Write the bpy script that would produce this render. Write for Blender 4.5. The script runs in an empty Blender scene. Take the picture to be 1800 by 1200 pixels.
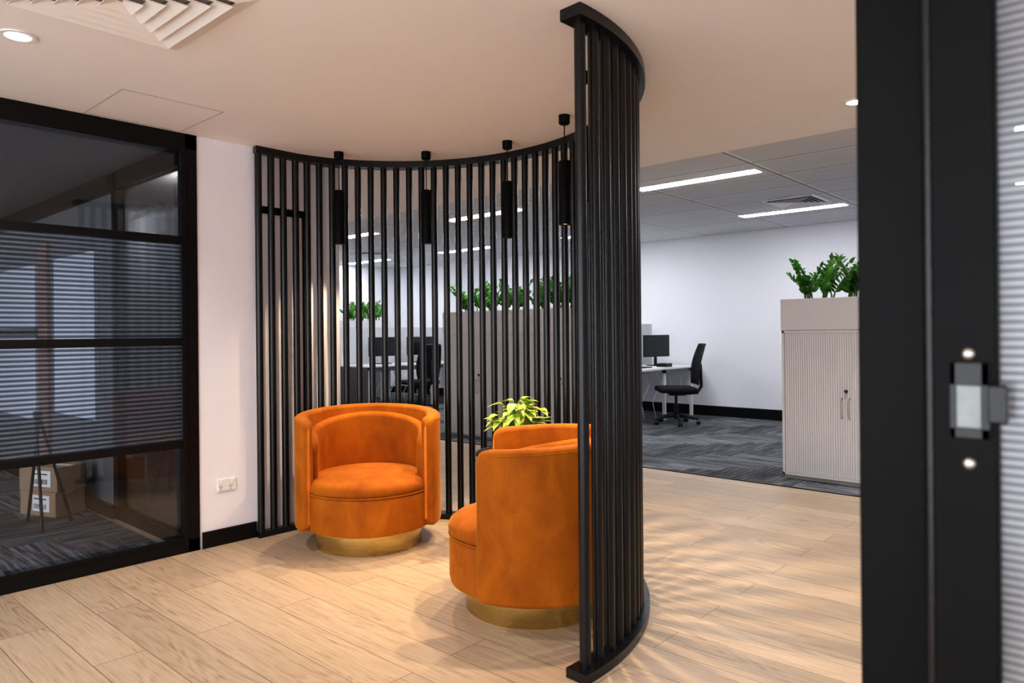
import bpy, bmesh, math, random
from mathutils import Vector, Matrix
random.seed(7)
S=bpy.context.scene
pi=math.pi
# ---------------------------------------------------------------- materials
def newmat(name):
    m=bpy.data.materials.new(name); m.use_nodes=True
    nt=m.node_tree; b=nt.nodes.get('Principled BSDF'); return m,nt,b
def pbr(name,col,rough=.5,metal=0,noise=0,nscale=20,bump=0,bscale=200,spec=None):
    m,nt,b=newmat(name)
    b.inputs['Base Color'].default_value=(*col,1); b.inputs['Roughness'].default_value=rough
    b.inputs['Metallic'].default_value=metal
    if spec is not None: b.inputs['Specular IOR Level'].default_value=spec
    tc=nt.nodes.new('ShaderNodeTexCoord')
    n=nt.nodes.new('ShaderNodeTexNoise'); n.inputs['Scale'].default_value=nscale; n.inputs['Detail'].default_value=4
    nt.links.new(tc.outputs['Object'],n.inputs['Vector'])
    r=nt.nodes.new('ShaderNodeMapRange'); r.inputs['To Min'].default_value=1-noise; r.inputs['To Max'].default_value=1+noise
    nt.links.new(n.outputs['Fac'],r.inputs['Value'])
    mx=nt.nodes.new('ShaderNodeVectorMath'); mx.operation='SCALE'; mx.inputs[0].default_value=col
    nt.links.new(r.outputs[0],mx.inputs['Scale']); nt.links.new(mx.outputs[0],b.inputs['Base Color'])
    if bump:
        n2=nt.nodes.new('ShaderNodeTexNoise'); n2.inputs['Scale'].default_value=bscale; n2.inputs['Detail'].default_value=3
        nt.links.new(tc.outputs['Object'],n2.inputs['Vector'])
        bp=nt.nodes.new('ShaderNodeBump'); bp.inputs['Strength'].default_value=bump; bp.inputs['Distance'].default_value=.002
        nt.links.new(n2.outputs['Fac'],bp.inputs['Height']); nt.links.new(bp.outputs[0],b.inputs['Normal'])
    return m
M={}
M['wall']=pbr('wall_paint',(.85,.84,.89),.7,noise=.015,bump=.05)
M['wall_office']=pbr('office_wall_paint',(.82,.82,.87),.7,noise=.015,bump=.05)
M['ceil']=pbr('ceiling_plaster',(.86,.815,.785),.8,noise=.02,nscale=2)
M['black']=pbr('black_satin_paint',(.006,.006,.007),.38,noise=.2,nscale=60,spec=.22)
M['blackmatte']=pbr('black_matte',(.004,.004,.0045),.5,noise=.15,bump=.1,spec=.12)
M['slat']=pbr('black_stained_dowel',(.005,.0055,.007),.28,noise=.35,nscale=40,bump=.25,bscale=120,spec=.45)
# brushed brass: fine horizontal brushing lines round the drum
def brass():
    m,nt,b=newmat('brushed_brass'); N=nt.nodes.new; L=nt.links.new
    tc=N('ShaderNodeTexCoord'); mp=N('ShaderNodeMapping'); mp.inputs['Scale'].default_value=(2,2,260); L(tc.outputs['Object'],mp.inputs[0])
    n=N('ShaderNodeTexNoise'); n.inputs['Scale'].default_value=1.5; n.inputs['Detail'].default_value=3; L(mp.outputs[0],n.inputs['Vector'])
    r=N('ShaderNodeMapRange'); r.inputs['To Min'].default_value=.20; r.inputs['To Max'].default_value=.36; L(n.outputs['Fac'],r.inputs['Value'])
    L(r.outputs[0],b.inputs['Roughness'])
    b.inputs['Base Color'].default_value=(.66,.50,.20,1); b.inputs['Metallic'].default_value=1
    bp=N('ShaderNodeBump'); bp.inputs['Strength'].default_value=.25; bp.inputs['Distance'].default_value=.0006
    L(n.outputs['Fac'],bp.inputs['Height']); L(bp.outputs[0],b.inputs['Normal'])
    return m
M['brass']=brass()
M['cab']=pbr('cabinet_powdercoat',(.84,.85,.88),.5,noise=.02)
M['cabline']=pbr('cabinet_groove',(.42,.42,.42),.6)
M['hairline']=pbr('shadow_gap',(.35,.31,.28),.8)
M['desk']=pbr('desk_white_laminate',(.80,.80,.80),.4,noise=.02)
M['darkpanel']=pbr('dark_laminate',(.06,.058,.06),.5,noise=.1)
M['fabric']=pbr('grey_screen_fabric',(.62,.63,.66),.9,noise=.06,nscale=300)
M['meshb']=pbr('black_mesh_fabric',(.012,.012,.014),.8,noise=.2,nscale=300,spec=.2)
M['plastic']=pbr('black_plastic',(.010,.010,.011),.4,spec=.3)
M['screen']=pbr('monitor_glass',(.010,.011,.013),.15)
M['white']=pbr('white_plastic',(.82,.82,.82),.35)
M['chrome']=pbr('chrome',(.75,.75,.76),.18,1)
M['nickel']=pbr('satin_nickel',(.6,.58,.55),.35,1)
M['keep']=pbr('worn_zinc',(.27,.30,.30),.55,noise=.25,nscale=90)
M['pot']=pbr('black_ceramic_pot',(.012,.012,.013),.35)
M['soil']=pbr('potting_soil',(.03,.02,.012),.95,noise=.5,nscale=120,bump=.6)
M['card']=pbr('cardboard',(.33,.22,.14),.85,noise=.08,nscale=30)
M['label']=pbr('white_label',(.8,.8,.78),.6)
M['ink']=pbr('black_ink',(.02,.02,.02),.6)
M['redrefl']=pbr('reddish_reflection',(.22,.10,.07),.5,noise=.2,nscale=8)
M['roomdark']=pbr('charcoal_grey',(.11,.11,.12),.8,noise=.03)
M['greyboard']=pbr('pale_reflection',(.56,.60,.66),.8,noise=.05,nscale=200)
M['diff']=pbr('diffuser_powdercoat',(.86,.83,.80),.5)
M['diffback']=pbr('diffuser_throat',(.45,.41,.38),.7)
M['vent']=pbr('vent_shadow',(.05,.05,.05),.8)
M['stem']=pbr('plant_stem',(.10,.26,.05),.45,noise=.1)
M['blind']=pbr('door_white_laminate',(.86,.85,.88),.45)
def emis(name,col,s):
    m,nt,b=newmat(name); nt.nodes.remove(b)
    e=nt.nodes.new('ShaderNodeEmission'); e.inputs[0].default_value=(*col,1); e.inputs[1].default_value=s
    nt.links.new(e.outputs[0],nt.nodes['Material Output'].inputs[0]); return m
M['led']=emis('led_panel_glow',(.94,.96,1),46)
M['lamp']=emis('pendant_lamp_glow',(1,.62,.30),5)
M['down']=emis('downlight_glow',(1,.92,.80),14)

def leafmat(name,c1,c2,sc):
    m,nt,b=newmat(name)
    tc=nt.nodes.new('ShaderNodeTexCoord'); n=nt.nodes.new('ShaderNodeTexNoise'); n.inputs['Scale'].default_value=sc
    n.inputs['Detail'].default_value=3
    nt.links.new(tc.outputs['Object'],n.inputs['Vector'])
    cr=nt.nodes.new('ShaderNodeValToRGB'); cr.color_ramp.elements[0].position=.38; cr.color_ramp.elements[1].position=.6
    cr.color_ramp.elements[0].color=(*c1,1); cr.color_ramp.elements[1].color=(*c2,1)
    nt.links.new(n.outputs['Fac'],cr.inputs[0]); nt.links.new(cr.outputs[0],b.inputs['Base Color'])
    b.inputs['Roughness'].default_value=.35
    return m
M['zz']=leafmat('zz_leaf',(.020,.115,.014),(.11,.34,.04),18)
M['pothos']=leafmat('pothos_leaf',(.14,.31,.03),(.52,.58,.10),30)

def velvet():
    m,nt,b=newmat('orange_velvet')
    tc=nt.nodes.new('ShaderNodeTexCoord')
    n=nt.nodes.new('ShaderNodeTexNoise'); n.inputs['Scale'].default_value=6; n.inputs['Detail'].default_value=7; n.inputs['Distortion'].default_value=.5; n.inputs['Roughness'].default_value=.64
    mp=nt.nodes.new('ShaderNodeMapping'); mp.inputs['Scale'].default_value=(1,1,.6)
    nt.links.new(tc.outputs['Object'],mp.inputs[0]); nt.links.new(mp.outputs[0],n.inputs['Vector'])
    cr=nt.nodes.new('ShaderNodeValToRGB'); e=cr.color_ramp.elements
    e[0].position=.28; e[0].color=(.24,.060,.003,1); e[1].position=.74; e[1].color=(.45,.140,.007,1)
    k=e.new(.5); k.color=(.345,.094,.004,1)
    nt.links.new(n.outputs['Fac'],cr.inputs[0]); nt.links.new(cr.outputs[0],b.inputs['Base Color'])
    b.inputs['Roughness'].default_value=.8; b.inputs['Specular IOR Level'].default_value=.2
    b.inputs['Sheen Weight'].default_value=.6; b.inputs['Sheen Roughness'].default_value=.28
    b.inputs['Sheen Tint'].default_value=(1,.50,.12,1)
    n2=nt.nodes.new('ShaderNodeTexNoise'); n2.inputs['Scale'].default_value=9; n2.inputs['Detail'].default_value=2
    nt.links.new(tc.outputs['Object'],n2.inputs['Vector'])
    bp=nt.nodes.new('ShaderNodeBump'); bp.inputs['Strength'].default_value=.12; bp.inputs['Distance'].default_value=.02
    nt.links.new(n2.outputs['Fac'],bp.inputs['Height']); nt.links.new(bp.outputs[0],b.inputs['Normal'])
    return m
M['velvet']=velvet()

def wood():
    m,nt,b=newmat('oak_plank_floor'); N=nt.nodes.new; L=nt.links.new
    tc=N('ShaderNodeTexCoord')
    br=N('ShaderNodeTexBrick'); br.offset=.37; br.offset_frequency=2
    br.inputs['Color1'].default_value=(0,0,0,1); br.inputs['Color2'].default_value=(1,1,1,1); br.inputs['Mortar'].default_value=(.5,.5,.5,1)
    br.inputs['Scale'].default_value=1; br.inputs['Brick Width'].default_value=1.5; br.inputs['Row Height'].default_value=.19
    br.inputs['Mortar Size'].default_value=.0016; br.inputs['Mortar Smooth'].default_value=.1
    L(tc.outputs['Object'],br.inputs['Vector'])
    sc=N('ShaderNodeVectorMath'); sc.operation='SCALE'; sc.inputs['Scale'].default_value=13
    L(br.outputs['Color'],sc.inputs[0])
    mp=N('ShaderNodeMapping'); mp.inputs['Scale'].default_value=(2.0,34,1); L(tc.outputs['Object'],mp.inputs['Vector'])
    ad=N('ShaderNodeVectorMath'); ad.operation='ADD'; L(mp.outputs[0],ad.inputs[0]); L(sc.outputs[0],ad.inputs[1])
    n=N('ShaderNodeTexNoise'); n.inputs['Scale'].default_value=2.4; n.inputs['Detail'].default_value=7; n.inputs['Roughness'].default_value=.6; n.inputs['Distortion'].default_value=.3
    L(ad.outputs[0],n.inputs['Vector'])
    mp2=N('ShaderNodeMapping'); mp2.inputs['Scale'].default_value=(.9,5.0,1); L(tc.outputs['Object'],mp2.inputs['Vector'])
    ad2=N('ShaderNodeVectorMath'); ad2.operation='ADD'; L(mp2.outputs[0],ad2.inputs[0]); L(sc.outputs[0],ad2.inputs[1])
    n2=N('ShaderNodeTexNoise'); n2.inputs['Scale'].default_value=1.2; n2.inputs['Detail'].default_value=1.5
    L(ad2.outputs[0],n2.inputs['Vector'])
    ml=N('ShaderNodeMath'); ml.operation='MULTIPLY'; ml.inputs[1].default_value=105; L(n2.outputs['Fac'],ml.inputs[0])
    sn=N('ShaderNodeMath'); sn.operation='SINE'; L(ml.outputs[0],sn.inputs[0])
    n3=N('ShaderNodeTexNoise'); n3.inputs['Scale'].default_value=.9; n3.inputs['Detail'].default_value=1
    L(ad2.outputs[0],n3.inputs['Vector'])
    mk=N('ShaderNodeMapRange'); mk.inputs['From Min'].default_value=.48; mk.inputs['From Max'].default_value=.66; mk.inputs['To Max'].default_value=.10; mk.inputs['To Min'].default_value=.006
    L(n3.outputs['Fac'],mk.inputs['Value'])
    mr=N('ShaderNodeMath'); mr.operation='MULTIPLY'; L(sn.outputs[0],mr.inputs[0]); L(mk.outputs[0],mr.inputs[1])
    a3=N('ShaderNodeMath'); a3.operation='ADD'; L(n.outputs['Fac'],a3.inputs[0]); L(mr.outputs[0],a3.inputs[1])
    cr=N('ShaderNodeValToRGB'); e=cr.color_ramp.elements
    e[0].position=.22; e[0].color=(.28,.19,.12,1); e[1].position=.66; e[1].color=(.51,.395,.288,1)
    k=e.new(.44); k.color=(.445,.335,.235,1)
    L(a3.outputs[0],cr.inputs[0])
    v=N('ShaderNodeMapRange'); v.inputs['To Min'].default_value=.86; v.inputs['To Max'].default_value=1.08
    sp=N('ShaderNodeSeparateColor'); L(br.outputs['Color'],sp.inputs[0]); L(sp.outputs[0],v.inputs['Value'])
    vs=N('ShaderNodeVectorMath'); vs.operation='SCALE'; L(cr.outputs[0],vs.inputs[0]); L(v.outputs[0],vs.inputs['Scale'])
    mx=N('ShaderNodeMixRGB'); L(br.outputs['Fac'],mx.inputs[0]); L(vs.outputs[0],mx.inputs[1]); mx.inputs[2].default_value=(.16,.11,.07,1)
    L(mx.outputs[0],b.inputs['Base Color']); b.inputs['Roughness'].default_value=.44; b.inputs['Specular IOR Level'].default_value=.4
    bp=N('ShaderNodeBump'); bp.inputs['Strength'].default_value=.12; bp.inputs['Distance'].default_value=.002
    L(a3.outputs[0],bp.inputs['Height']); L(bp.outputs[0],b.inputs['Normal'])
    return m
M['wood']=wood()

def carpet():
    m,nt,b=newmat('carpet_tile'); N=nt.nodes.new; L=nt.links.new
    uv=N('ShaderNodeUVMap'); at=N('ShaderNodeAttribute'); at.attribute_name='tilecol'
    mp=N('ShaderNodeMapping'); mp.inputs['Scale'].default_value=(1.5,26,1); L(uv.outputs[0],mp.inputs['Vector'])
    n=N('ShaderNodeTexNoise'); n.inputs['Scale'].default_value=1.4; n.inputs['Detail'].default_value=4; n.inputs['Roughness'].default_value=.7
    L(mp.outputs[0],n.inputs['Vector'])
    cr=N('ShaderNodeValToRGB'); e=cr.color_ramp.elements; e[0].position=.42; e[0].color=(.024,.026,.032,1); e[1].position=.61; e[1].color=(.26,.27,.295,1)
    L(n.outputs['Fac'],cr.inputs[0])
    mx=N('ShaderNodeMixRGB'); mx.blend_type='MULTIPLY'; mx.inputs[0].default_value=1; L(cr.outputs[0],mx.inputs[1]); L(at.outputs['Color'],mx.inputs[2])
    L(mx.outputs[0],b.inputs['Base Color']); b.inputs['Roughness'].default_value=.95
    return m
M['carpet']=carpet()

def tiles():
    m,nt,b=newmat('ceiling_tile'); N=nt.nodes.new; L=nt.links.new
    tc=N('ShaderNodeTexCoord')
    br=N('ShaderNodeTexBrick'); br.offset=0
    br.inputs['Color1'].default_value=(.66,.66,.68,1); br.inputs['Color2'].default_value=(.70,.70,.72,1); br.inputs['Mortar'].default_value=(.88,.88,.90,1)
    br.inputs['Scale'].default_value=1; br.inputs['Brick Width'].default_value=1.2; br.inputs['Row Height'].default_value=.6
    br.inputs['Mortar Size'].default_value=.014; br.inputs['Mortar Smooth'].default_value=0
    mp=N('ShaderNodeMapping'); mp.inputs['Location'].default_value=(.15,.15,0)
    L(tc.outputs['Object'],mp.inputs[0]); L(mp.outputs[0],br.inputs['Vector'])
    br2=N('ShaderNodeTexBrick'); br2.offset=0
    br2.inputs['Color1'].default_value=(1,1,1,1); br2.inputs['Color2'].default_value=(1,1,1,1); br2.inputs['Mortar'].default_value=(.22,.22,.23,1)
    br2.inputs['Scale'].default_value=1; br2.inputs['Brick Width'].default_value=1.2; br2.inputs['Row Height'].default_value=.6
    br2.inputs['Mortar Size'].default_value=.008
    mp2=N('ShaderNodeMapping'); mp2.inputs['Location'].default_value=(.17,.17,0)
    L(tc.outputs['Object'],mp2.inputs[0]); L(mp2.outputs[0],br2.inputs['Vector'])
    n=N('ShaderNodeTexNoise'); n.inputs['Scale'].default_value=90; n.inputs['Detail'].default_value=3
    L(tc.outputs['Object'],n.inputs['Vector'])
    r=N('ShaderNodeMapRange'); r.inputs['To Min'].default_value=.85; r.inputs['To Max'].default_value=1.12; L(n.outputs['Fac'],r.inputs['Value'])
    mu=N('ShaderNodeMixRGB'); mu.blend_type='MULTIPLY'; mu.inputs[0].default_value=1; L(br.outputs['Color'],mu.inputs[1]); L(br2.outputs['Color'],mu.inputs[2])
    sc=N('ShaderNodeVectorMath'); sc.operation='SCALE'; L(mu.outputs[0],sc.inputs[0]); L(r.outputs[0],sc.inputs['Scale'])
    L(sc.outputs[0],b.inputs['Base Color']); b.inputs['Roughness'].default_value=.85
    return m
M['tiles']=tiles()

def glass(name,tint,refl,rough=0):
    m,nt,b=newmat(name); nt.nodes.remove(b); N=nt.nodes.new; L=nt.links.new
    t=N('ShaderNodeBsdfTransparent'); t.inputs[0].default_value=(*tint,1)
    g=N('ShaderNodeBsdfGlossy'); g.inputs['Roughness'].default_value=rough
    fr=N('ShaderNodeFresnel'); fr.inputs[0].default_value=1.5
    mr=N('ShaderNodeMath'); mr.operation='MULTIPLY'; mr.inputs[1].default_value=refl; L(fr.outputs[0],mr.inputs[0]); mr.use_clamp=True
    x=N('ShaderNodeMixShader'); L(mr.outputs[0],x.inputs[0]); L(t.outputs[0],x.inputs[1]); L(g.outputs[0],x.inputs[2])
    L(x.outputs[0],nt.nodes['Material Output'].inputs[0]); return m
M['glass']=glass('clear_glass',(.82,.84,.86),.9)
def reeded(name,period,dif,dark,light,fac,rough):
    m,nt,b=newmat(name); nt.nodes.remove(b); N=nt.nodes.new; L=nt.links.new
    tc=N('ShaderNodeTexCoord'); sp=N('ShaderNodeSeparateXYZ'); L(tc.outputs['Object'],sp.inputs[0])
    ml=N('ShaderNodeMath'); ml.operation='MULTIPLY'; ml.inputs[1].default_value=2*pi/period; L(sp.outputs[2],ml.inputs[0])
    sn=N('ShaderNodeMath'); sn.operation='SINE'; L(ml.outputs[0],sn.inputs[0])
    r=N('ShaderNodeMapRange'); r.inputs['From Min'].default_value=-1; L(sn.outputs[0],r.inputs['Value'])
    c=N('ShaderNodeMixRGB'); L(r.outputs[0],c.inputs[0]); c.inputs[1].default_value=(*dark,1); c.inputs[2].default_value=(*light,1)
    t=N('ShaderNodeBsdfTransparent'); L(c.outputs[0],t.inputs[0])
    d=N('ShaderNodeBsdfTranslucent'); L(c.outputs[0],d.inputs[0])
    d2=N('ShaderNodeBsdfDiffuse'); L(c.outputs[0],d2.inputs[0])
    md=N('ShaderNodeMixShader'); md.inputs[0].default_value=.15; L(d.outputs[0],md.inputs[1]); L(d2.outputs[0],md.inputs[2])
    x=N('ShaderNodeMixShader'); x.inputs[0].default_value=dif; L(t.outputs[0],x.inputs[1]); L(md.outputs[0],x.inputs[2])
    g=N('ShaderNodeBsdfGlossy'); g.inputs['Roughness'].default_value=rough; L(c.outputs[0],g.inputs[0])
    y=N('ShaderNodeMixShader'); y.inputs[0].default_value=fac; L(x.outputs[0],y.inputs[1]); L(g.outputs[0],y.inputs[2])
    L(y.outputs[0],nt.nodes['Material Output'].inputs[0]); return m
M['reed']=reeded('reeded_glass',.024,.10,(.34,.36,.39),(.88,.91,.96),.03,.05)
M['reedf']=reeded('fine_reeded_glass',.008,.6,(.42,.44,.47),(.90,.94,1),.08,.18)

# ---------------------------------------------------------------- helpers
def obj(name,me,mat=None,parent=None,smooth=False):
    o=bpy.data.objects.new(name,me); S.collection.objects.link(o)
    if mat: me.materials.append(mat)
    if parent: o.parent=parent
    if smooth:
        for p in me.polygons: p.use_smooth=True
    return o
def empty(name,loc=(0,0,0),rz=0):
    e=bpy.data.objects.new(name,None); e.location=loc; e.rotation_euler=(0,0,rz); e.empty_display_size=.1
    S.collection.objects.link(e); return e
def add_box(bm,x0,x1,y0,y1,z0,z1):
    vs=[bm.verts.new((x,y,z)) for z in (z0,z1) for y in (y0,y1) for x in (x0,x1)]
    for f in ((0,2,3,1),(4,5,7,6),(0,1,5,4),(2,6,7,3),(0,4,6,2),(1,3,7,5)):
        bm.faces.new([vs[i] for i in f])
def fin(bm,name,mat,parent=None,smooth=False,bevel=0,seg=2):
    me=bpy.data.meshes.new(name); bmesh.ops.recalc_face_normals(bm,faces=bm.faces); bm.to_mesh(me); bm.free()
    o=obj(name,me,mat,parent,smooth)
    if bevel:
        md=o.modifiers.new('bev','BEVEL'); md.width=bevel; md.segments=seg; md.limit_method='ANGLE'
    return o
def box(name,x0,x1,y0,y1,z0,z1,mat,parent=None,bevel=0):
    bm=bmesh.new(); add_box(bm,x0,x1,y0,y1,z0,z1); return fin(bm,name,M[mat],parent,bevel=bevel)
def boxes(name,lst,mat,parent=None,bevel=0):
    bm=bmesh.new()
    for b in lst: add_box(bm,*b)
    return fin(bm,name,M[mat],parent,bevel=bevel)
def add_lathe(bm,prof,c=(0,0,0),n=32):
    rings=[]
    for r,z in prof:
        if r<1e-5: rings.append([bm.verts.new((c[0],c[1],c[2]+z))])
        else: rings.append([bm.verts.new((c[0]+r*math.cos(2*pi*i/n),c[1]+r*math.sin(2*pi*i/n),c[2]+z)) for i in range(n)])
    for a,b in zip(rings,rings[1:]):
        for i in range(n):
            j=(i+1)%n
            if len(a)==1 and len(b)==1: continue
            if len(a)==1: bm.faces.new((a[0],b[i],b[j]))
            elif len(b)==1: bm.faces.new((a[i],a[j],b[0]))
            else: bm.faces.new((a[i],a[j],b[j],b[i]))
def lathe(name,prof,c,mat,parent=None,n=48,smooth=True):
    bm=bmesh.new(); add_lathe(bm,prof,c,n); o=fin(bm,name,M[mat],parent,smooth)
    if smooth:
        md=o.modifiers.new('es','EDGE_SPLIT'); md.split_angle=math.radians(45)
    return o
def add_tube(bm,pts,r,n=8,caps=True):
    pts=[Vector(p) for p in pts]; rings=[]
    for i,p in enumerate(pts):
        d=(pts[min(i+1,len(pts)-1)]-pts[max(i-1,0)]).normalized()
        a=Vector((0,0,1)) if abs(d.z)<.9 else Vector((1,0,0))
        u=d.cross(a).normalized(); v=d.cross(u)
        rr=r[i] if isinstance(r,(list,tuple)) else r
        rings.append([bm.verts.new(p+rr*(u*math.cos(2*pi*k/n)+v*math.sin(2*pi*k/n))) for k in range(n)])
    for a,b in zip(rings,rings[1:]):
        for i in range(n):
            j=(i+1)%n; bm.faces.new((a[i],a[j],b[j],b[i]))
    if caps: bm.faces.new(rings[0]); bm.faces.new(rings[-1])
def tube(name,pts,r,mat,parent=None,n=10):
    bm=bmesh.new(); add_tube(bm,pts,r,n); o=fin(bm,name,M[mat],parent,True)
    md=o.modifiers.new('es','EDGE_SPLIT'); md.split_angle=math.radians(50); return o

# ---------------------------------------------------------------- room shell
XL=-4.17; YF=9.8; XO=-12.2; XR=3.2; ZC=2.4; ZO=2.64; YC=5.7; YB=-2.6; XM=-8.8
box('floor',XO-.1,XR,YB,YC,-.1,0,'wood')
def carpet_mesh(name,x0,x1,y0,y1,z,seed):
    rnd=random.Random(seed); W=.25; Ln=4
    bm=bmesh.new(); uvl=bm.loops.layers.uv.new('UVMap'); cl=bm.loops.layers.color.new('tilecol')
    def add(a0,b0,w,h,vert):
        X0=x0+a0*W; X1=X0+w*W; Y0=y0+b0*W; Y1=Y0+h*W
        A,B,C,D=max(X0,x0),min(X1,x1),max(Y0,y0),min(Y1,y1)
        if B-A<.001 or D-C<.001: return
        vs=[bm.verts.new(p) for p in ((A,C,z),(B,C,z),(B,D,z),(A,D,z))]
        f=bm.faces.new(vs); g=rnd.uniform(.75,1.25); ox,oy=rnd.uniform(0,50),rnd.uniform(0,50)
        if vert: g*=.75
        for l in f.loops:
            x,y,_=l.vert.co
            l[uvl].uv=((y+ox),(x+oy)) if vert else ((x+ox),(y+oy))
            l[cl]=(g,g,g,1)
    nx=int((x1-x0)/W)+8; ny=int((y1-y0)/W)+8
    for m in range(-nx-ny,nx+ny):
        for i in range(-nx-ny,nx+ny):
            hx=i+4*m; hy=i-4*m
            if -6<hx<nx+2 and -6<hy<ny+2:
                add(hx,hy,4,1,False)
            if -6<hx+4<nx+2 and -6<hy-3<ny+2:
                add(hx+4,hy-3,1,4,True)
    me=bpy.data.meshes.new(name); bm.to_mesh(me); bm.free()
    return obj(name,me,M['carpet'])
box('floor_slab_office',XO-.1,XR,YC,YF+.1,-.1,-.001,'roomdark')
carpet_mesh('carpet_office',XO,XR,YC,YF,.004,1)
carpet_mesh('carpet_meeting_room',XM,XL-.02,YB,1.78,.004,2)
box('trim_carpet_edge',XO,XR,YC-.012,YC,0,.007,'black')
box('ceiling',XO-.1,XR,YB,4.4,ZC,ZO+.06,'ceil')
box('ceiling_office',XO-.1,XR,4.4,YF+.1,ZO,ZO+.06,'tiles')
box('wall_far',XO-.1,XR,YF,YF+.1,0,ZO,'wall_office')
box('wall_office_side',XO-.1,XO,2.9,YF,0,ZO,'wall_office')
box('wall_right',XR,XR+.1,YB,YF,0,ZO,'wall')
box('baseboard_far',XO,XR,YF-.015,YF,.004,.15,'black')
box('baseboard_side',XO,XO+.015,2.9,YF,.0,.13,'black')
box('wall_left',XL-.12,XL,1.885,2.25,0,ZC,'wall')
box('wall_left_return',XL-.12,XL,2.61,2.86,0,ZC,'wall')
box('wall_left_over_door',XL-.12,XL,2.25,2.61,2.04,ZC,'wall')
box('wall_corridor',XO,XL-.12,2.80,2.90,0,ZC,'wall')
box('baseboard_left',XL,XL+.014,1.90,2.235,0,.095,'black')
d=empty('door_1')
box('leaf',XL-.05,XL-.01,2.255,2.58,0.01,2.0,'blind',d)
boxes('frame',[(XL-.10,XL+.004,2.58,2.605,0,2.04),(XL-.10,XL+.004,2.25,2.61,2.0,2.045)],'black',d)
# meeting room
box('wall_charcoal',XM-.1,XM,YB,2.9,0,ZC,'roomdark')
box('ceiling_meeting_dark_sheet',XM,XL-.08,YB,1.83,2.36,2.399,'roomdark')  # dark sheet, the unlit room's gloom is put into its colour
box('wall_meeting_side',XM,-5.35,1.83,1.89,0.0,ZC,'roomdark')
g=empty('window_2')
boxes('frame',[(-5.35,-5.27,1.83,1.89,0,2.36),(XL-.12,XL-.06,1.83,1.885,0,2.36),(-5.30,XL-.1,1.83,1.885,0,.07),(-5.30,XL-.1,1.83,1.885,2.24,2.36),
 (-8.8,-5.3,1.79,1.829,2.22,2.34),(-8.8,-5.3,1.80,1.829,.004,.09)],'black',g)
box('pane',-5.28,XL-.1,1.855,1.862,.07,2.24,'glass',g)
pb=empty('reflection_boards')
boxes('boards',[(-8.4,-7.0,1.80,1.828,.55,1.25),(-8.4,-7.0,1.80,1.828,1.32,1.85),(-6.5,-5.6,1.80,1.828,.65,1.85)],'greyboard',pb)  # pale boards stand in for bright window reflections in the glass
boxes('board_trim',[(-8.42,-6.98,1.795,1.829,1.25,1.32)],'black',pb)
box('reflection_panel',-6.92,-6.68,1.80,1.828,.1,2.0,'redrefl')  # added panel standing in for a reddish reflection in the glass
g=empty('window_1')
X0,X1=XL-.06,XL+.01
fr=[]
Y1=1.885
fr.append((X0,X1,1.815,Y1,0,ZC))
fr.append((X0,X1,YB,Y1,2.31,ZC)); fr.append((X0,X1,YB,Y1,0,.075))
for z in (1.765,1.185,.60): fr.append((X0+.01,X1-.005,YB,1.83,z,z+.045))
for y in (.35,-1.15): fr.append((X0,X1,y,y+.06,0,ZC))
boxes('frame',fr,'black',g,bevel=.003)
boxes('frame_bead',[(X1-.002,X1+.012,1.79,1.812,.075,2.31),(X1-.002,X1+.008,YB,1.8,.075,.092),(X1-.002,X1+.008,YB,1.8,2.293,2.31)],'black',g)
box('pane_clear_top',XL-.03,XL-.024,YB,1.82,1.81,2.31,'glass',g)
box('pane_clear_bottom',XL-.03,XL-.024,YB,1.82,.07,.60,'glass',g)
box('pane_reeded_upper',XL-.03,XL-.024,YB,1.82,1.23,1.765,'reed',g)
box('pane_reeded_lower',XL-.03,XL-.024,YB,1.82,.645,1.185,'reed',g)
v=empty('ceiling_vent',(-6.6,.95,2.36))
boxes('louvres',[(-.3,.3,-.3+i*.1,-.3+i*.1+.05,-.02,0) for i in range(6)],'diff',v)
def carton(x,y,z,w,dp,h,rz):
    e=empty('cardboard_box',(x,y,z),rz)
    box('carton',-w/2,w/2,-dp/2,dp/2,0,h,'card',e,.003)
    box('tape',-w/2-.001,w/2+.001,-.025,.025,h-.0005,h+.001,'label',e)
    yy=-dp/2
    box('label',-.05,.12,yy-.002,yy-.0003,h*.2,h*.85,'label',e)
    boxes('barcode',[(-.035+i*.012,-.035+i*.012+random.uniform(.003,.008),yy-.003,yy-.0015,h*.3,h*.5) for i in range(11)]+[(-.035,.09,yy-.003,yy-.0015,h*.68,h*.73)],'ink',e)
    return e
carton(-5.84,1.60,.004,.36,.22,.17,.35); carton(-5.84,1.60,.175,.36,.22,.17,.40)
es=empty('floor_tripod',(-5.45,1.40,0))
tube('leg_1',[(-.20,0,.012),(0,.02,.72)],.010,'plastic',es); tube('leg_2',[(.20,-.02,.012),(0,.0,.72)],.010,'plastic',es); tube('leg_3',[(0,.2,.012),(0,.02,.72)],.010,'plastic',es)
lathe('head',[(0,.70),(.025,.70),(.025,.76),(0,.76)],(0,.01,0),'plastic',es,20)

p=empty('power_outlet',(XL,2.05,.352))
box('plate',0,.008,-.058,.058,-.036,.036,'white',p,.003)
boxes('switches',[(.008,.012,-.04,-.028,.012,.026),(.008,.012,.028,.04,.012,.026)],'white',p)
boxes('sockets',[(.0075,.0086,-.045+s,-.042+s,-.016,-.004) for s in (0,.06)]+[(.0075,.0086,-.033+s,-.03+s,-.016,-.004) for s in (0,.06)]+[(.0075,.0086,-.039+s,-.036+s,-.03,-.02) for s in (0,.06)],'ink',p)

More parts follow.
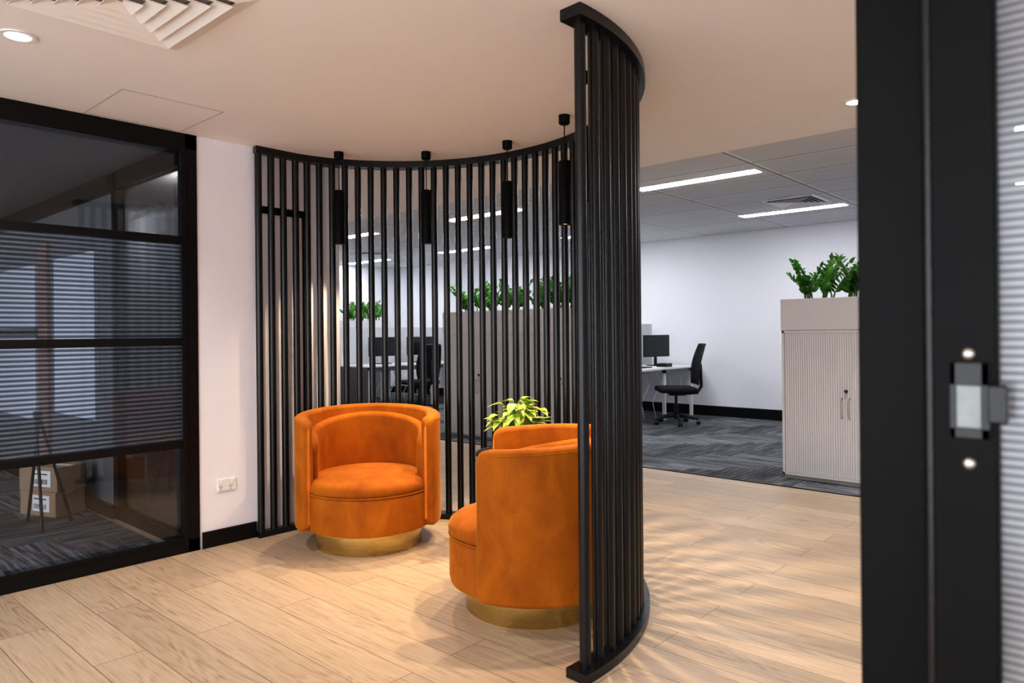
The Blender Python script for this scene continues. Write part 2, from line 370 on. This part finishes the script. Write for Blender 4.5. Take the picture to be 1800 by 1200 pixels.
# ---------------------------------------------------------------- ceiling items
def diffuser(name,cx,cy,z,w,mat):
    e=empty(name,(cx,cy,z)); h=w/2
    bm=bmesh.new()
    n=6
    for i in range(n):
        a=h*(1-i/n); b=a-h/n*.85
        o=[(-a,-a),(a,-a),(a,a),(-a,a)]; q=[(-b,-b),(b,-b),(b,b),(-b,b)]
        zo=-.030 if i else -.006; zi=-.014 if i else -.016
        ov=[bm.verts.new((x,y,zo)) for x,y in o]; iv=[bm.verts.new((x,y,zi)) for x,y in q]
        ov2=[bm.verts.new((x,y,zo+.003)) for x,y in o]; iv2=[bm.verts.new((x,y,zi+.003)) for x,y in q]
        for k in range(4):
            j=(k+1)%4
            bm.faces.new((ov[k],ov[j],iv[j],iv[k])); bm.faces.new((ov2[k],ov2[j],ov[j],ov[k])); bm.faces.new((ov2[k],iv2[k],iv2[j],ov2[j])); bm.faces.new((iv[k],iv[j],iv2[j],iv2[k]))
    fin(bm,'louvres',M[mat],e)
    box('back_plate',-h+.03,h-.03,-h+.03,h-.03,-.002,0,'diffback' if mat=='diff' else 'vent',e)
    return e
diffuser('ceiling_diffuser',-2.64,.94,ZC,.64,'diff')
diffuser('ceiling_diffuser',-2.95,7.85,ZO,.56,'white')
diffuser('ceiling_diffuser',-10.2,7.6,ZO,.56,'white')
a=empty('ceiling_access_panel',(0,0,0))
x0,x1,y0,y1=-4.14,-3.62,1.29,1.78
boxes('edge_trim',[(x0,x1,y0,y0+.003,ZC-.0015,ZC),(x0,x1,y1,y1+.003,ZC-.0015,ZC),(x0,x0+.003,y0,y1,ZC-.0015,ZC),(x1,x1+.003,y0,y1,ZC-.0015,ZC)],'hairline',a)

def light(kind,name,loc,energy,col,parent=None,**kw):
    l=bpy.data.lights.new(name,kind); l.energy=energy; l.color=col
    for k,v in kw.items(): setattr(l,k,v)
    o=bpy.data.objects.new(name,l); o.location=loc; S.collection.objects.link(o)
    if parent: o.parent=parent
    return o
WARM=(1,.92,.84)
for (x,y,en) in ((-3.26,.79,80),(-1.16,3.9,95),(-1.0,-.9,75),(-3.0,-1.2,75),(.9,1.9,80),(1.0,4.0,90)):  # last four are unseen downlights, added as foreground fill
    e=empty('downlight',(x,y,ZC))
    lathe('trim_ring',[(.062,-.001),(.062,-.006),(.045,-.006),(.045,-.001)],(0,0,0),'white',e,32)
    lathe('lens',[(0,-.003),(.045,-.003)],(0,0,0),'down',e,32)
    light('SPOT','spot',(0,0,-.03),en,WARM,e,spot_size=math.radians(135),spot_blend=.8,shadow_soft_size=.05)

for (xa,xb) in ((-3.85,-2.62),(-6.6,-5.37),(-9.3,-8.07),(-12.0,-10.77),(-1.1,.13)):
    for y in (6.12,8.45):
        e=empty('linear_ceiling_light',((xa+xb)/2,y,ZO))
        w=(xb-xa)/2
        box('tray',-w,w,-.085,.085,-.006,0,'white',e)
        box('lens',-w+.01,w-.01,-.072,.072,-.009,-.006,'led',e)

# ---------------------------------------------------------------- curved slat screen
CX,CY=-2.87,2.13
knots=[(-3,1.31),(30,1.285),(60,1.295),(90,1.34),(120,1.385),(150,1.385),(176.5,1.30)]
def rad(t):
    ks=knots
    if t<=ks[0][0]: return ks[0][1]
    for i in range(len(ks)-1):
        if t<=ks[i+1][0]:
            p0=ks[max(i-1,0)][1]; p1=ks[i][1]; p2=ks[i+1][1]; p3=ks[min(i+2,len(ks)-1)][1]
            u=(t-ks[i][0])/(ks[i+1][0]-ks[i][0])
            return .5*((2*p1)+(-p0+p2)*u+(2*p0-5*p1+4*p2-p3)*u*u+(-p0+3*p1-3*p2+p3)*u**3)
    return ks[-1][1]
def cp(t,off=0):
    r=rad(t)+off; a=math.radians(t); return (max(CX+r*math.cos(a),XL+.01),CY+r*math.sin(a))
T0,T1=-3.0,175
scr=empty('curved_slat_screen')
def track(name,z0,z1,hw):
    bm=bmesh.new(); n=120; rows=[]
    for i in range(n+1):
        t=T0-.6+(T1+1.2-T0)*i/n
        a=cp(t,-hw); b=cp(t,hw)
        if a[0]<XL+.06: a=(XL+.06,a[1])
        rows.append([bm.verts.new((*a,z0)),bm.verts.new((*b,z0)),bm.verts.new((*b,z1)),bm.verts.new((*a,z1))])
    for a,b in zip(rows,rows[1:]):
        for k in range(4):
            j=(k+1)%4; bm.faces.new((a[k],a[j],b[j],b[k]))
    bm.faces.new(rows[0]); bm.faces.new(rows[-1])
    return fin(bm,name,M['slat'],scr)
track('top_track',ZC-.042,ZC-.0005,.047); track('bottom_track',0,.035,.047)
def dp(t):
    x,y=cp(t); return (max(x,XL+.035),y)
ts=[T0+1.8+(T1-T0-2.2)*i/2000 for i in range(2001)]
acc=[0]
for a,b in zip(ts,ts[1:]):
    p,q=dp(a),dp(b); acc.append(acc[-1]+math.hypot(p[0]-q[0],p[1]-q[1]))
NS=49; bm=bmesh.new(); j=0
for s in range(NS):
    tgt=acc[-1]*s/(NS-1)
    while j<2000 and acc[j]<tgt: j+=1
    x,y=dp(ts[j]); add_lathe(bm,[(.0212,.034),(.0212,ZC-.041)],(x,y,0),16)
fin(bm,'dowels',M['slat'],scr,True)

# ---------------------------------------------------------------- pendants
for (t,r,en) in ((152,1.16,34),(124,1.12,68),(94,1.10,68),(62,1.05,68),(27,1.06,66)):
    a=math.radians(t); x=CX+r*math.cos(a); y=CY+r*math.sin(a)
    e=empty('pendant_light',(x,y,0))
    lathe('canopy',[(0,ZC-.05),(.022,ZC-.05),(.03,ZC-.044),(.03,ZC)],(0,0,0),'blackmatte',e,28)
    tube('cord',[(0,0,ZC-.05),(0,0,2.15)],.003,'blackmatte',e,8)
    lathe('shade',[(0,2.155),(.030,2.155),(.034,2.150),(.034,1.815),(.028,1.815),(.027,1.835),(0,1.836)],(0,0,0),'blackmatte',e,32)
    lathe('lamp',[(0,1.822),(.024,1.822),(.024,1.826)],(0,0,0),'lamp',e,24)
    light('SPOT','spot',(0,0,1.80),en,(1,.74,.48),e,spot_size=math.radians(108),spot_blend=.8,shadow_soft_size=.02)

# ---------------------------------------------------------------- tub chairs
def tub_chair(x,y,rz):
    e=empty('velvet_tub_chair',(x,y,0),rz)
    lathe('brass_plinth',[(0,.0),(.308,.0),(.311,.003),(.311,.118),(0,.118)],(0,0,0),'brass',e,96)
    lathe('seat_drum',[(0,.114),(.345,.114),(.368,.125),(.374,.15),(.374,.30),(.371,.325),(.362,.335),(0,.335)],(.012,0,0),'velvet',e,96)
    bm=bmesh.new(); add_lathe(bm,[(0,.335),(.355,.335),(.370,.345),(.376,.365),(.368,.39),(.345,.408),(.28,.424),(.15,.434),(0,.437)],(.014,0,0),96)
    fin(bm,'seat_cushion',M['velvet'],e,True)
    bm=bmesh.new(); add_tube(bm,[(.014+.371*math.cos(i*2*pi/96),.371*math.sin(i*2*pi/96),.337) for i in range(97)],.005,8)
    fin(bm,'piping',M['velvet'],e,True)
    def shell(name,Ro,Ri,half,zb,ztopf,rc,rct,rtop):
        bm=bmesh.new(); A0=math.radians(half); A1=2*pi-A0
        Rm=(Ro+Ri)/2; W=(Ro-Ri)/2; Ltot=(A1-A0)*Rm
        ds=[rct*(1-math.cos(pi/2*i/12)) for i in range(13)]
        ds=[max(v,.0006) for v in ds]
        mid=[rct+(Ltot-2*rct)*i/60 for i in range(1,60)]
        ds=ds+mid+[Ltot-v for v in reversed(ds)]
        rings=[]
        for dd in ds:
            ang=A0+dd/Rm; q=min(dd,Ltot-dd)
            w=W*(math.sqrt(max(0,1-(1-q/rc)**2)) if q<rc else 1)
            w=max(w,.002)
            f=(1-math.sqrt(max(0,1-(1-q/rct)**2))) if q<rct else 0
            zt=ztopf(ang)-rct*f
            fb=(1-math.sqrt(max(0,1-(1-min(q,.05)/.05)**2)))
            z0=zb+.05*fb
            rt=min(rtop,w)
            sec=[]
            for k in range(7):
                th=pi/2*k/6; sec.append((Rm+w-rt+rt*math.cos(th),zt-rt+rt*math.sin(th)))
            for k in range(7):
                th=pi/2+pi/2*k/6; sec.append((Rm-w+rt+rt*math.cos(th),zt-rt+rt*math.sin(th)))
            rb=min(.02,w)
            for k in range(5):
                th=pi+pi/2*k/4; sec.append((Rm-w+rb+rb*math.cos(th),z0+rb+rb*math.sin(th)))
            for k in range(5):
                th=1.5*pi+pi/2*k/4; sec.append((Rm+w-rb+rb*math.cos(th),z0+rb+rb*math.sin(th)))
            ring=[]
            for r_,z_ in sec:
                ring.append(bm.verts.new((r_*math.cos(ang),r_*math.sin(ang),z_)))
            rings.append(ring)
        n=len(rings[0])
        for a,b in zip(rings,rings[1:]):
            for i in range(n):
                k=(i+1)%n; bm.faces.new((a[i],a[k],b[k],b[i]))
        bm.faces.new(rings[0]); bm.faces.new(rings[-1])
        return fin(bm,name,M['velvet'],e,True)
    def zt(a):
        c=(1-math.cos(a))/2
        return .745+.045*c
    shell('outer_shell',.428,.352,57,.125,zt,.036,.06,.022)
    shell('inner_back',.362,.300,66,.36,lambda a: .62+.125*((1-math.cos(a))/2)**1.3,.033,.08,.031)
    bm=bmesh.new(); pts=[]
    for i in range(81):
        a=math.radians(66)+(2*pi-2*math.radians(66))*i/80
        pts.append((.4275*math.cos(a),.4275*math.sin(a),zt(a)-.022))
    add_tube(bm,pts,.0032,6); fin(bm,'welt',M['velvet'],e,True)
    return e
tub_chair(-3.55,2.63,math.radians(-38))
tub_chair(-2.166,2.525,math.radians(218))

# ---------------------------------------------------------------- side table & plant
tx,ty=-2.735,3.06
e=empty('side_table',(tx,ty,0))
lathe('top',[(0,.545),(.232,.545),(.238,.55),(.238,.565),(.232,.57),(0,.57)],(0,0,0),'blackmatte',e,64)
lathe('stem_and_base',[(0,0),(.16,0),(.16,.012),(.03,.02),(.022,.03),(.022,.545)],(0,0,0),'blackmatte',e,48)
def leaf(bm,base,dirv,up,L,W,fold=.25,curl=.25,heart=False,segs=5):
    dirv=dirv.normalized(); side=dirv.cross(up).normalized(); nrm=side.cross(dirv).normalized()
    rows=[]
    for i in range(segs+1):
        t=i/segs
        if heart: w=W*math.sin(pi*min(1,t**.6))*(1-.15*t)
        else: w=W*math.sin(pi*t**.8)
        w=max(w,.0005)
        c=base+dirv*L*t-nrm*curl*L*t*t
        rows.append((bm.verts.new(c+side*w/2+nrm*w*fold),bm.verts.new(c),bm.verts.new(c-side*w/2+nrm*w*fold)))
    for a,b in zip(rows,rows[1:]):
        bm.faces.new((a[0],a[1],b[1],b[0])); bm.faces.new((a[1],a[2],b[2],b[1]))
pl=empty('potted_pothos',(-2.75,3.00,.57))
lathe('pot',[(0,0),(.052,0),(.056,.004),(.070,.11),(.072,.118),(.066,.118),(.062,.10),(0,.10)],(0,0,0),'pot',pl,40)
lathe('soil',[(0,.104),(.064,.102)],(0,0,0),'soil',pl,24)
bm=bmesh.new(); bs=bmesh.new()
rnd=random.Random(4)
for i in range(80):
    a=rnd.uniform(0,2*pi); sp=rnd.uniform(.02,.13); h=rnd.uniform(.04,.21)*(1-.35*sp/.15)
    b0=Vector((rnd.uniform(-.03,.03),rnd.uniform(-.03,.03),.10))
    tip=Vector((sp*math.cos(a)+.035,sp*math.sin(a)+.035,.10+h))
    mid=(b0+tip)/2+Vector((0,0,.04))
    add_tube(bs,[b0,mid,tip],.0016,5)
    d=Vector((math.cos(a+rnd.uniform(-.6,.6)),math.sin(a+rnd.uniform(-.6,.6)),rnd.uniform(-.55,.5)))
    leaf(bm,tip,d,Vector((0,0,1)),rnd.uniform(.07,.115),rnd.uniform(.045,.065),.18,.25,True)
fin(bm,'leaves',M['pothos'],pl,True); fin(bs,'stems',M['stem'],pl,True)

# ---------------------------------------------------------------- office storage with planters
def zz(name,x0,x1,y0,y1,z,n,seed,hmin=.16,hmax=.35):
    rnd=random.Random(seed); e=empty(name,(0,0,0))
    bm=bmesh.new(); bs=bmesh.new()
    for c in range(n):
        cx=x0+(x1-x0)*(c+.5)/n+rnd.uniform(-.03,.03); cy=(y0+y1)/2+rnd.uniform(-.03,.03)
        for s in range(8):
            a=rnd.uniform(0,2*pi); lean=rnd.uniform(.06,.2); h=rnd.uniform(hmin,hmax)
            b0=Vector((cx+rnd.uniform(-.05,.05),cy+rnd.uniform(-.04,.04),z))
            pts=[]
            for k in range(10):
                t=k/9; pts.append(b0+Vector((lean*math.cos(a)*t**1.6,lean*math.sin(a)*t**1.6,h*t)))
            add_tube(bs,pts,[.007*(1-.7*k/9) for k in range(10)],6)
            sd=Vector((-math.sin(a+.6),math.cos(a+.6),0))
            for k in range(2,10):
                p=pts[k]; dr=(pts[k]-pts[k-1]).normalized()
                for sg in (1,-1):
                    d=sd*sg*1.0+dr*rnd.uniform(.6,1.1)+Vector((rnd.uniform(-.2,.2),rnd.uniform(-.2,.2),0))
                    L=(.092-.003*k)*rnd.uniform(.85,1.1)
                    up=Vector((math.cos(a),math.sin(a),.4))
                    leaf(bm,p,d,up,L,L*.45,.12,.10,False,4)
            leaf(bm,pts[-1],(pts[-1]-pts[-2]),sd,.07,.027,.1,.1,False,4)
    for vv in bm.verts: vv.co.z=max(vv.co.z,z+.001)
    fin(bm,'leaflets',M['zz'],e,True); fin(bs,'stems',M['stem'],e,True)
    return e
def cabinet(x0,x1,y0,dp):
    w=x1-x0; e=empty('tambour_cabinet',(x0,y0,.004)); H=1.235; y1=dp
    box('plinth',.01,w-.01,.02,y1-.01,0,.03,'cabline',e)
    boxes('carcass',[(0,.02,0,y1,.03,H),(w-.02,w,0,y1,.03,H),(0,w,0,y1,H-.022,H),(0,w,0,y1,.03,.05),(.02,w-.02,y1-.02,y1,.05,H-.02)],'cab',e,.001)
    lst=[]; n=int((w-.05)/.018); pitch=(w-.05)/n
    for i in range(n): lst.append((.025+i*pitch,.025+(i+1)*pitch-.0028,.010,.022,.052,H-.024))
    boxes('tambour_slats',lst,'cab',e)
    box('tambour_backing',.021,w-.021,.017,.026,.05,H-.022,'cabline',e)
    for s in (-.028,.028):
        xx=w/2+s
        tube('handle_%d'%(1 if s<0 else 2),[(xx,.008,.53),(xx,-.02,.54),(xx,-.022,.56),(xx,-.022,.66),(xx,-.02,.68),(xx,.008,.69)],.006,'nickel',e)
    lk=lathe('lock',[(0,0),(.014,0),(.014,.012),(0,.012)],(0,0,0),'plastic',e,20)
    lk.location=(w/2,.01,.745); lk.rotation_euler=(pi/2,0,0)
    box('key',w/2-.003,w/2+.003,-.02,-.002,.69,.75,'chrome',e)
    z=H; zt=z+.262; t=.012
    boxes('planter_box',[(-.006,w+.006,-.004,t,z+.003,zt),(-.006,w+.006,y1-t,y1+.004,z,zt),(-.006,t,0,y1,z,zt),(w-t,w+.006,0,y1,z,zt)],'cab',e,.001)
    box('soil',t,w-t,t,y1-t,zt-.05,zt-.001,'soil',e)
    return e
Y=6.03; H=1.5015
cabinet(-2.40,-1.38,Y,.46); zz('zz_plant',-2.34,-1.45,Y+.08,Y+.38,H,5,11)
cabinet(-6.60,-5.40,Y,.46); zz('zz_plant',-6.52,-5.48,Y+.08,Y+.38,H,5,12)
cabinet(-5.38,-4.18,Y,.46); zz('zz_plant',-5.3,-4.26,Y+.08,Y+.38,H,5,13)
cabinet(-12.1,-10.98,8.2,.46); zz('zz_plant',-12.0,-11.05,8.3,8.6,H,5,14)

# ---------------------------------------------------------------- desks
def bench(x0,x1,y0,y1,endpanel):
    e=empty('workstation_bench',(0,0,0)); xm=(x0+x1)/2
    boxes('desktops',[(x0,xm-.02,y0,y1,.715,.74),(xm+.02,x1,y0,y1,.715,.74)],'desk',e,.002)
    legs=[]
    for y in (y0+.06,(y0+y1)/2,y1-.1):
        for x in (x0+.08,x1-.12): legs.append((x,x+.04,y,y+.04,.004,.715))
    boxes('legs',legs,'white',e)
    box('divider_screen',xm-.015,xm+.015,y0+.03,y1-.03,.60,1.36,'fabric',e,.004)
    boxes('crossbeam',[(x0+.08,x1-.08,y,y+.04,.66,.714) for y in (y0+.06,(y0+y1)/2,y1-.1)],'white',e)
    if endpanel:
        boxes('end_panels',[(x0+.02,xm-.03,y0-.018,y0,.006,.715),(xm+.03,x1-.02,y0-.018,y0,.006,.715)],'darkpanel',e)
    bmc=bmesh.new()
    for i in range(5):
        yy=y0+.4+i*.3; add_tube(bmc,[(x1-.3,yy,.71),(x1-.25,yy+.05,.5),(x1-.33,yy-.03,.25),(x1-.3,yy,.01)],.006,6)
    fin(bmc,'cables',M['white'],e,True)
def monitor(x,y,rz):
    e=empty('computer_monitor',(x,y,.7405),rz)
    box('screen_housing',-.02,.0,-.27,.27,.13,.45,'plastic',e,.004)
    box('display',.0,.002,-.262,.262,.138,.442,'screen',e)
    box('stand_neck',-.045,-.02,-.02,.02,.01,.32,'plastic',e)
    box('stand_foot',-.10,.08,-.12,.12,0,.012,'plastic',e,.003)
def chair(x,y,rz):
    e=empty('office_chair',(x,y,.004),rz)
    lathe('gas_lift',[(0,.07),(.03,.07),(.03,.25),(.02,.25),(.02,.42),(0,.42)],(0,0,0),'plastic',e,20)
    bm=bmesh.new()
    for i in range(5):
        a=2*pi*i/5+.3; c,s=math.cos(a),math.sin(a)
        add_tube(bm,[(0,0,.115),(.12*c,.12*s,.11),(.29*c,.29*s,.075)],[.028,.022,.015],8)
    fin(bm,'star_base',M['plastic'],e,True)
    bm=bmesh.new()
    for i in range(5):
        a=2*pi*i/5+.3; c,s=math.cos(a),math.sin(a)
        for o in (-.016,.016):
            px,py=.29*c-s*o,.29*s+c*o
            add_tube(bm,[(px+s*.009,py-c*.009,.028),(px-s*.009,py+c*.009,.028)],.027,14)
    fin(bm,'castors',M['plastic'],e,True)
    bm=bmesh.new(); add_box(bm,-.24,.25,-.25,.25,.43,.50); o=fin(bm,'seat_pad',M['meshb'],e,True,bevel=.03,seg=4)
    box('mechanism',-.12,.10,-.08,.08,.385,.432,'plastic',e,.01)
    def bp(u,v):
        z=.54+.52*v; w=(.235-.04*(2*v-1)**2-.03*v)
        x=-.25-.05*math.sin(pi*min(1,v*1.0))*-.6-.10*v+.05*(1-u*u)*-.6
        return (x,u*w,z)
    bm=bmesh.new(); g=[[bm.verts.new(bp(-1+2*i/12,j/12)) for i in range(13)] for j in range(13)]
    for j in range(12):
        for i in range(12): bm.faces.new((g[j][i],g[j][i+1],g[j+1][i+1],g[j+1][i]))
    o=fin(bm,'back_mesh',M['meshb'],e,True); md=o.modifiers.new('s','SOLIDIFY'); md.thickness=.012
    bm=bmesh.new(); loop=[bp(-1,j/12) for j in range(13)]+[bp(-1+2*i/12,1) for i in range(1,13)]+[bp(1,1-j/12) for j in range(1,13)]+[bp(1-2*i/12,0) for i in range(1,13)]
    add_tube(bm,loop,.014,8); fin(bm,'back_frame',M['plastic'],e,True)
    tube('back_stem',[(-.10,0,.41),(-.28,0,.42),(-.335,0,.5),(-.33,0,.72),(-.33,0,.8)],[.025,.025,.022,.02,.015],'plastic',e)
bench(-6.7,-5.1,8.0,9.75,False); bench(-10.9,-9.3,6.9,9.7,True)
monitor(-5.55,9.3,math.radians(-12)); monitor(-5.6,8.45,math.radians(0)); monitor(-9.75,7.55,-.2); monitor(-9.75,8.35,-.1); monitor(-9.75,9.2,0)
chair(-4.86,8.62,math.radians(220)); chair(-8.85,7.55,math.radians(175)); chair(-8.8,8.9,math.radians(200))
box('keyboard',-5.42,-5.28,8.3,8.72,.741,.755,'plastic')
box('desk_phone',-5.35,-5.2,8.95,9.12,.741,.79,'plastic')

# ---------------------------------------------------------------- foreground doorway
d=empty('door_frame')
boxes('post',[(-.253,-.186,.85,.95,0,ZC)],'blackmatte',d,.002)
tube('round_bead',[(-.180,.845,0),(-.180,.845,ZC)],.0075,'slat',d,20)
boxes('stile',[(-.170,-.117,.80,.93,0,ZC)],'blackmatte',d,.002)
boxes('rails',[(-.117,.80,.80,.84,2.33,ZC),(-.117,.80,.80,.84,0,.08),(.80,.86,.80,.84,0,ZC)],'blackmatte',d,.002)
box('reeded_pane',-.1175,.81,.815,.821,.08,2.33,'reedf',d)
sp=empty('door_strike_plate',(-.1385,.80,1.172))
boxes('plate',[(-.0165,.0165,-.003,0,.014,.036),(-.0165,.0165,-.003,0,-.036,-.026),(-.0165,-.011,-.003,0,-.036,.036),(.009,.0165,-.003,0,-.036,.036)],'slat',sp,.0008)
box('latch_keep',-.011,.009,-.0015,-.0003,-.026,.014,'keep',sp)
boxes('latch_lip',[(.0155,.031,-.012,0,-.020,.016)],'slat',sp,.002)
for i,z in enumerate((.044,-.060)):
    bm=bmesh.new(); add_lathe(bm,[(0,.004),(.003,.0035),(.0055,.0015),(.006,0)],(0,0,0),20)
    o=fin(bm,'screw_%d'%(i+1),M['nickel'],sp,True); o.location=(-.001,0,z); o.rotation_euler=(pi/2,0,0)

w=empty('added_fill_window')  # unseen opening behind the camera, added to let world light in as fill
boxes('frame',[(XL,XR,YB,YB+.06,0,.12),(XL,XR,YB,YB+.06,2.3,ZC)]+[(x,x+.06,YB,YB+.06,.12,2.3) for x in (XL,-2.4,-.6,1.2,XR-.06)],'black',w)

e=empty('downlight',(-5.2,2.35,ZC)); lathe('lens',[(0,-.003),(.045,-.003)],(0,0,0),'down',e,32)  # lamp added to brighten the corridor, no known fitting
light('POINT','added_bulb',(0,0,-.12),40,(1,.97,.95),e,shadow_soft_size=.05)
e=empty('downlight',(-7.4,2.35,ZC)); lathe('lens',[(0,-.003),(.045,-.003)],(0,0,0),'down',e,32)  # second added corridor lamp, also without a known fitting
light('POINT','added_bulb',(0,0,-.12),20,(1,.97,.95),e,shadow_soft_size=.05)
e=empty('downlight',(-6.2,.2,2.36)); lathe('lens',[(0,-.003),(.045,-.003)],(0,0,0),'down',e,32)  # lamp added to brighten the otherwise unlit meeting room
light('SPOT','spot',(0,0,-.12),36,(.9,.95,1),e,shadow_soft_size=.08,spot_size=math.radians(160),spot_blend=.8)

# ---------------------------------------------------------------- world & camera
wd=bpy.data.worlds.new('World'); S.world=wd; wd.use_nodes=True
bg=wd.node_tree.nodes['Background']; bg.inputs[0].default_value=(.92,.94,1,1); bg.inputs[1].default_value=3.9
cam=bpy.data.cameras.new('camera'); co=bpy.data.objects.new('camera',cam); S.collection.objects.link(co); S.camera=co
cam.sensor_width=36; cam.lens=25.4; cam.shift_y=-15/1800
co.matrix_world=Matrix.Translation((0,0,1.24))@Matrix.Rotation(math.radians(42.16),4,'Z')@Matrix.Rotation(pi/2,4,'X')@Matrix.Rotation(-.0093,4,'Z')
cam.dof.use_dof=True; cam.dof.focus_distance=4.0; cam.dof.aperture_fstop=5.0
cam.clip_start=.02
S.view_settings.view_transform='Standard'
try: S.view_settings.look='Medium High Contrast'
except Exception as ex: print('look',ex)
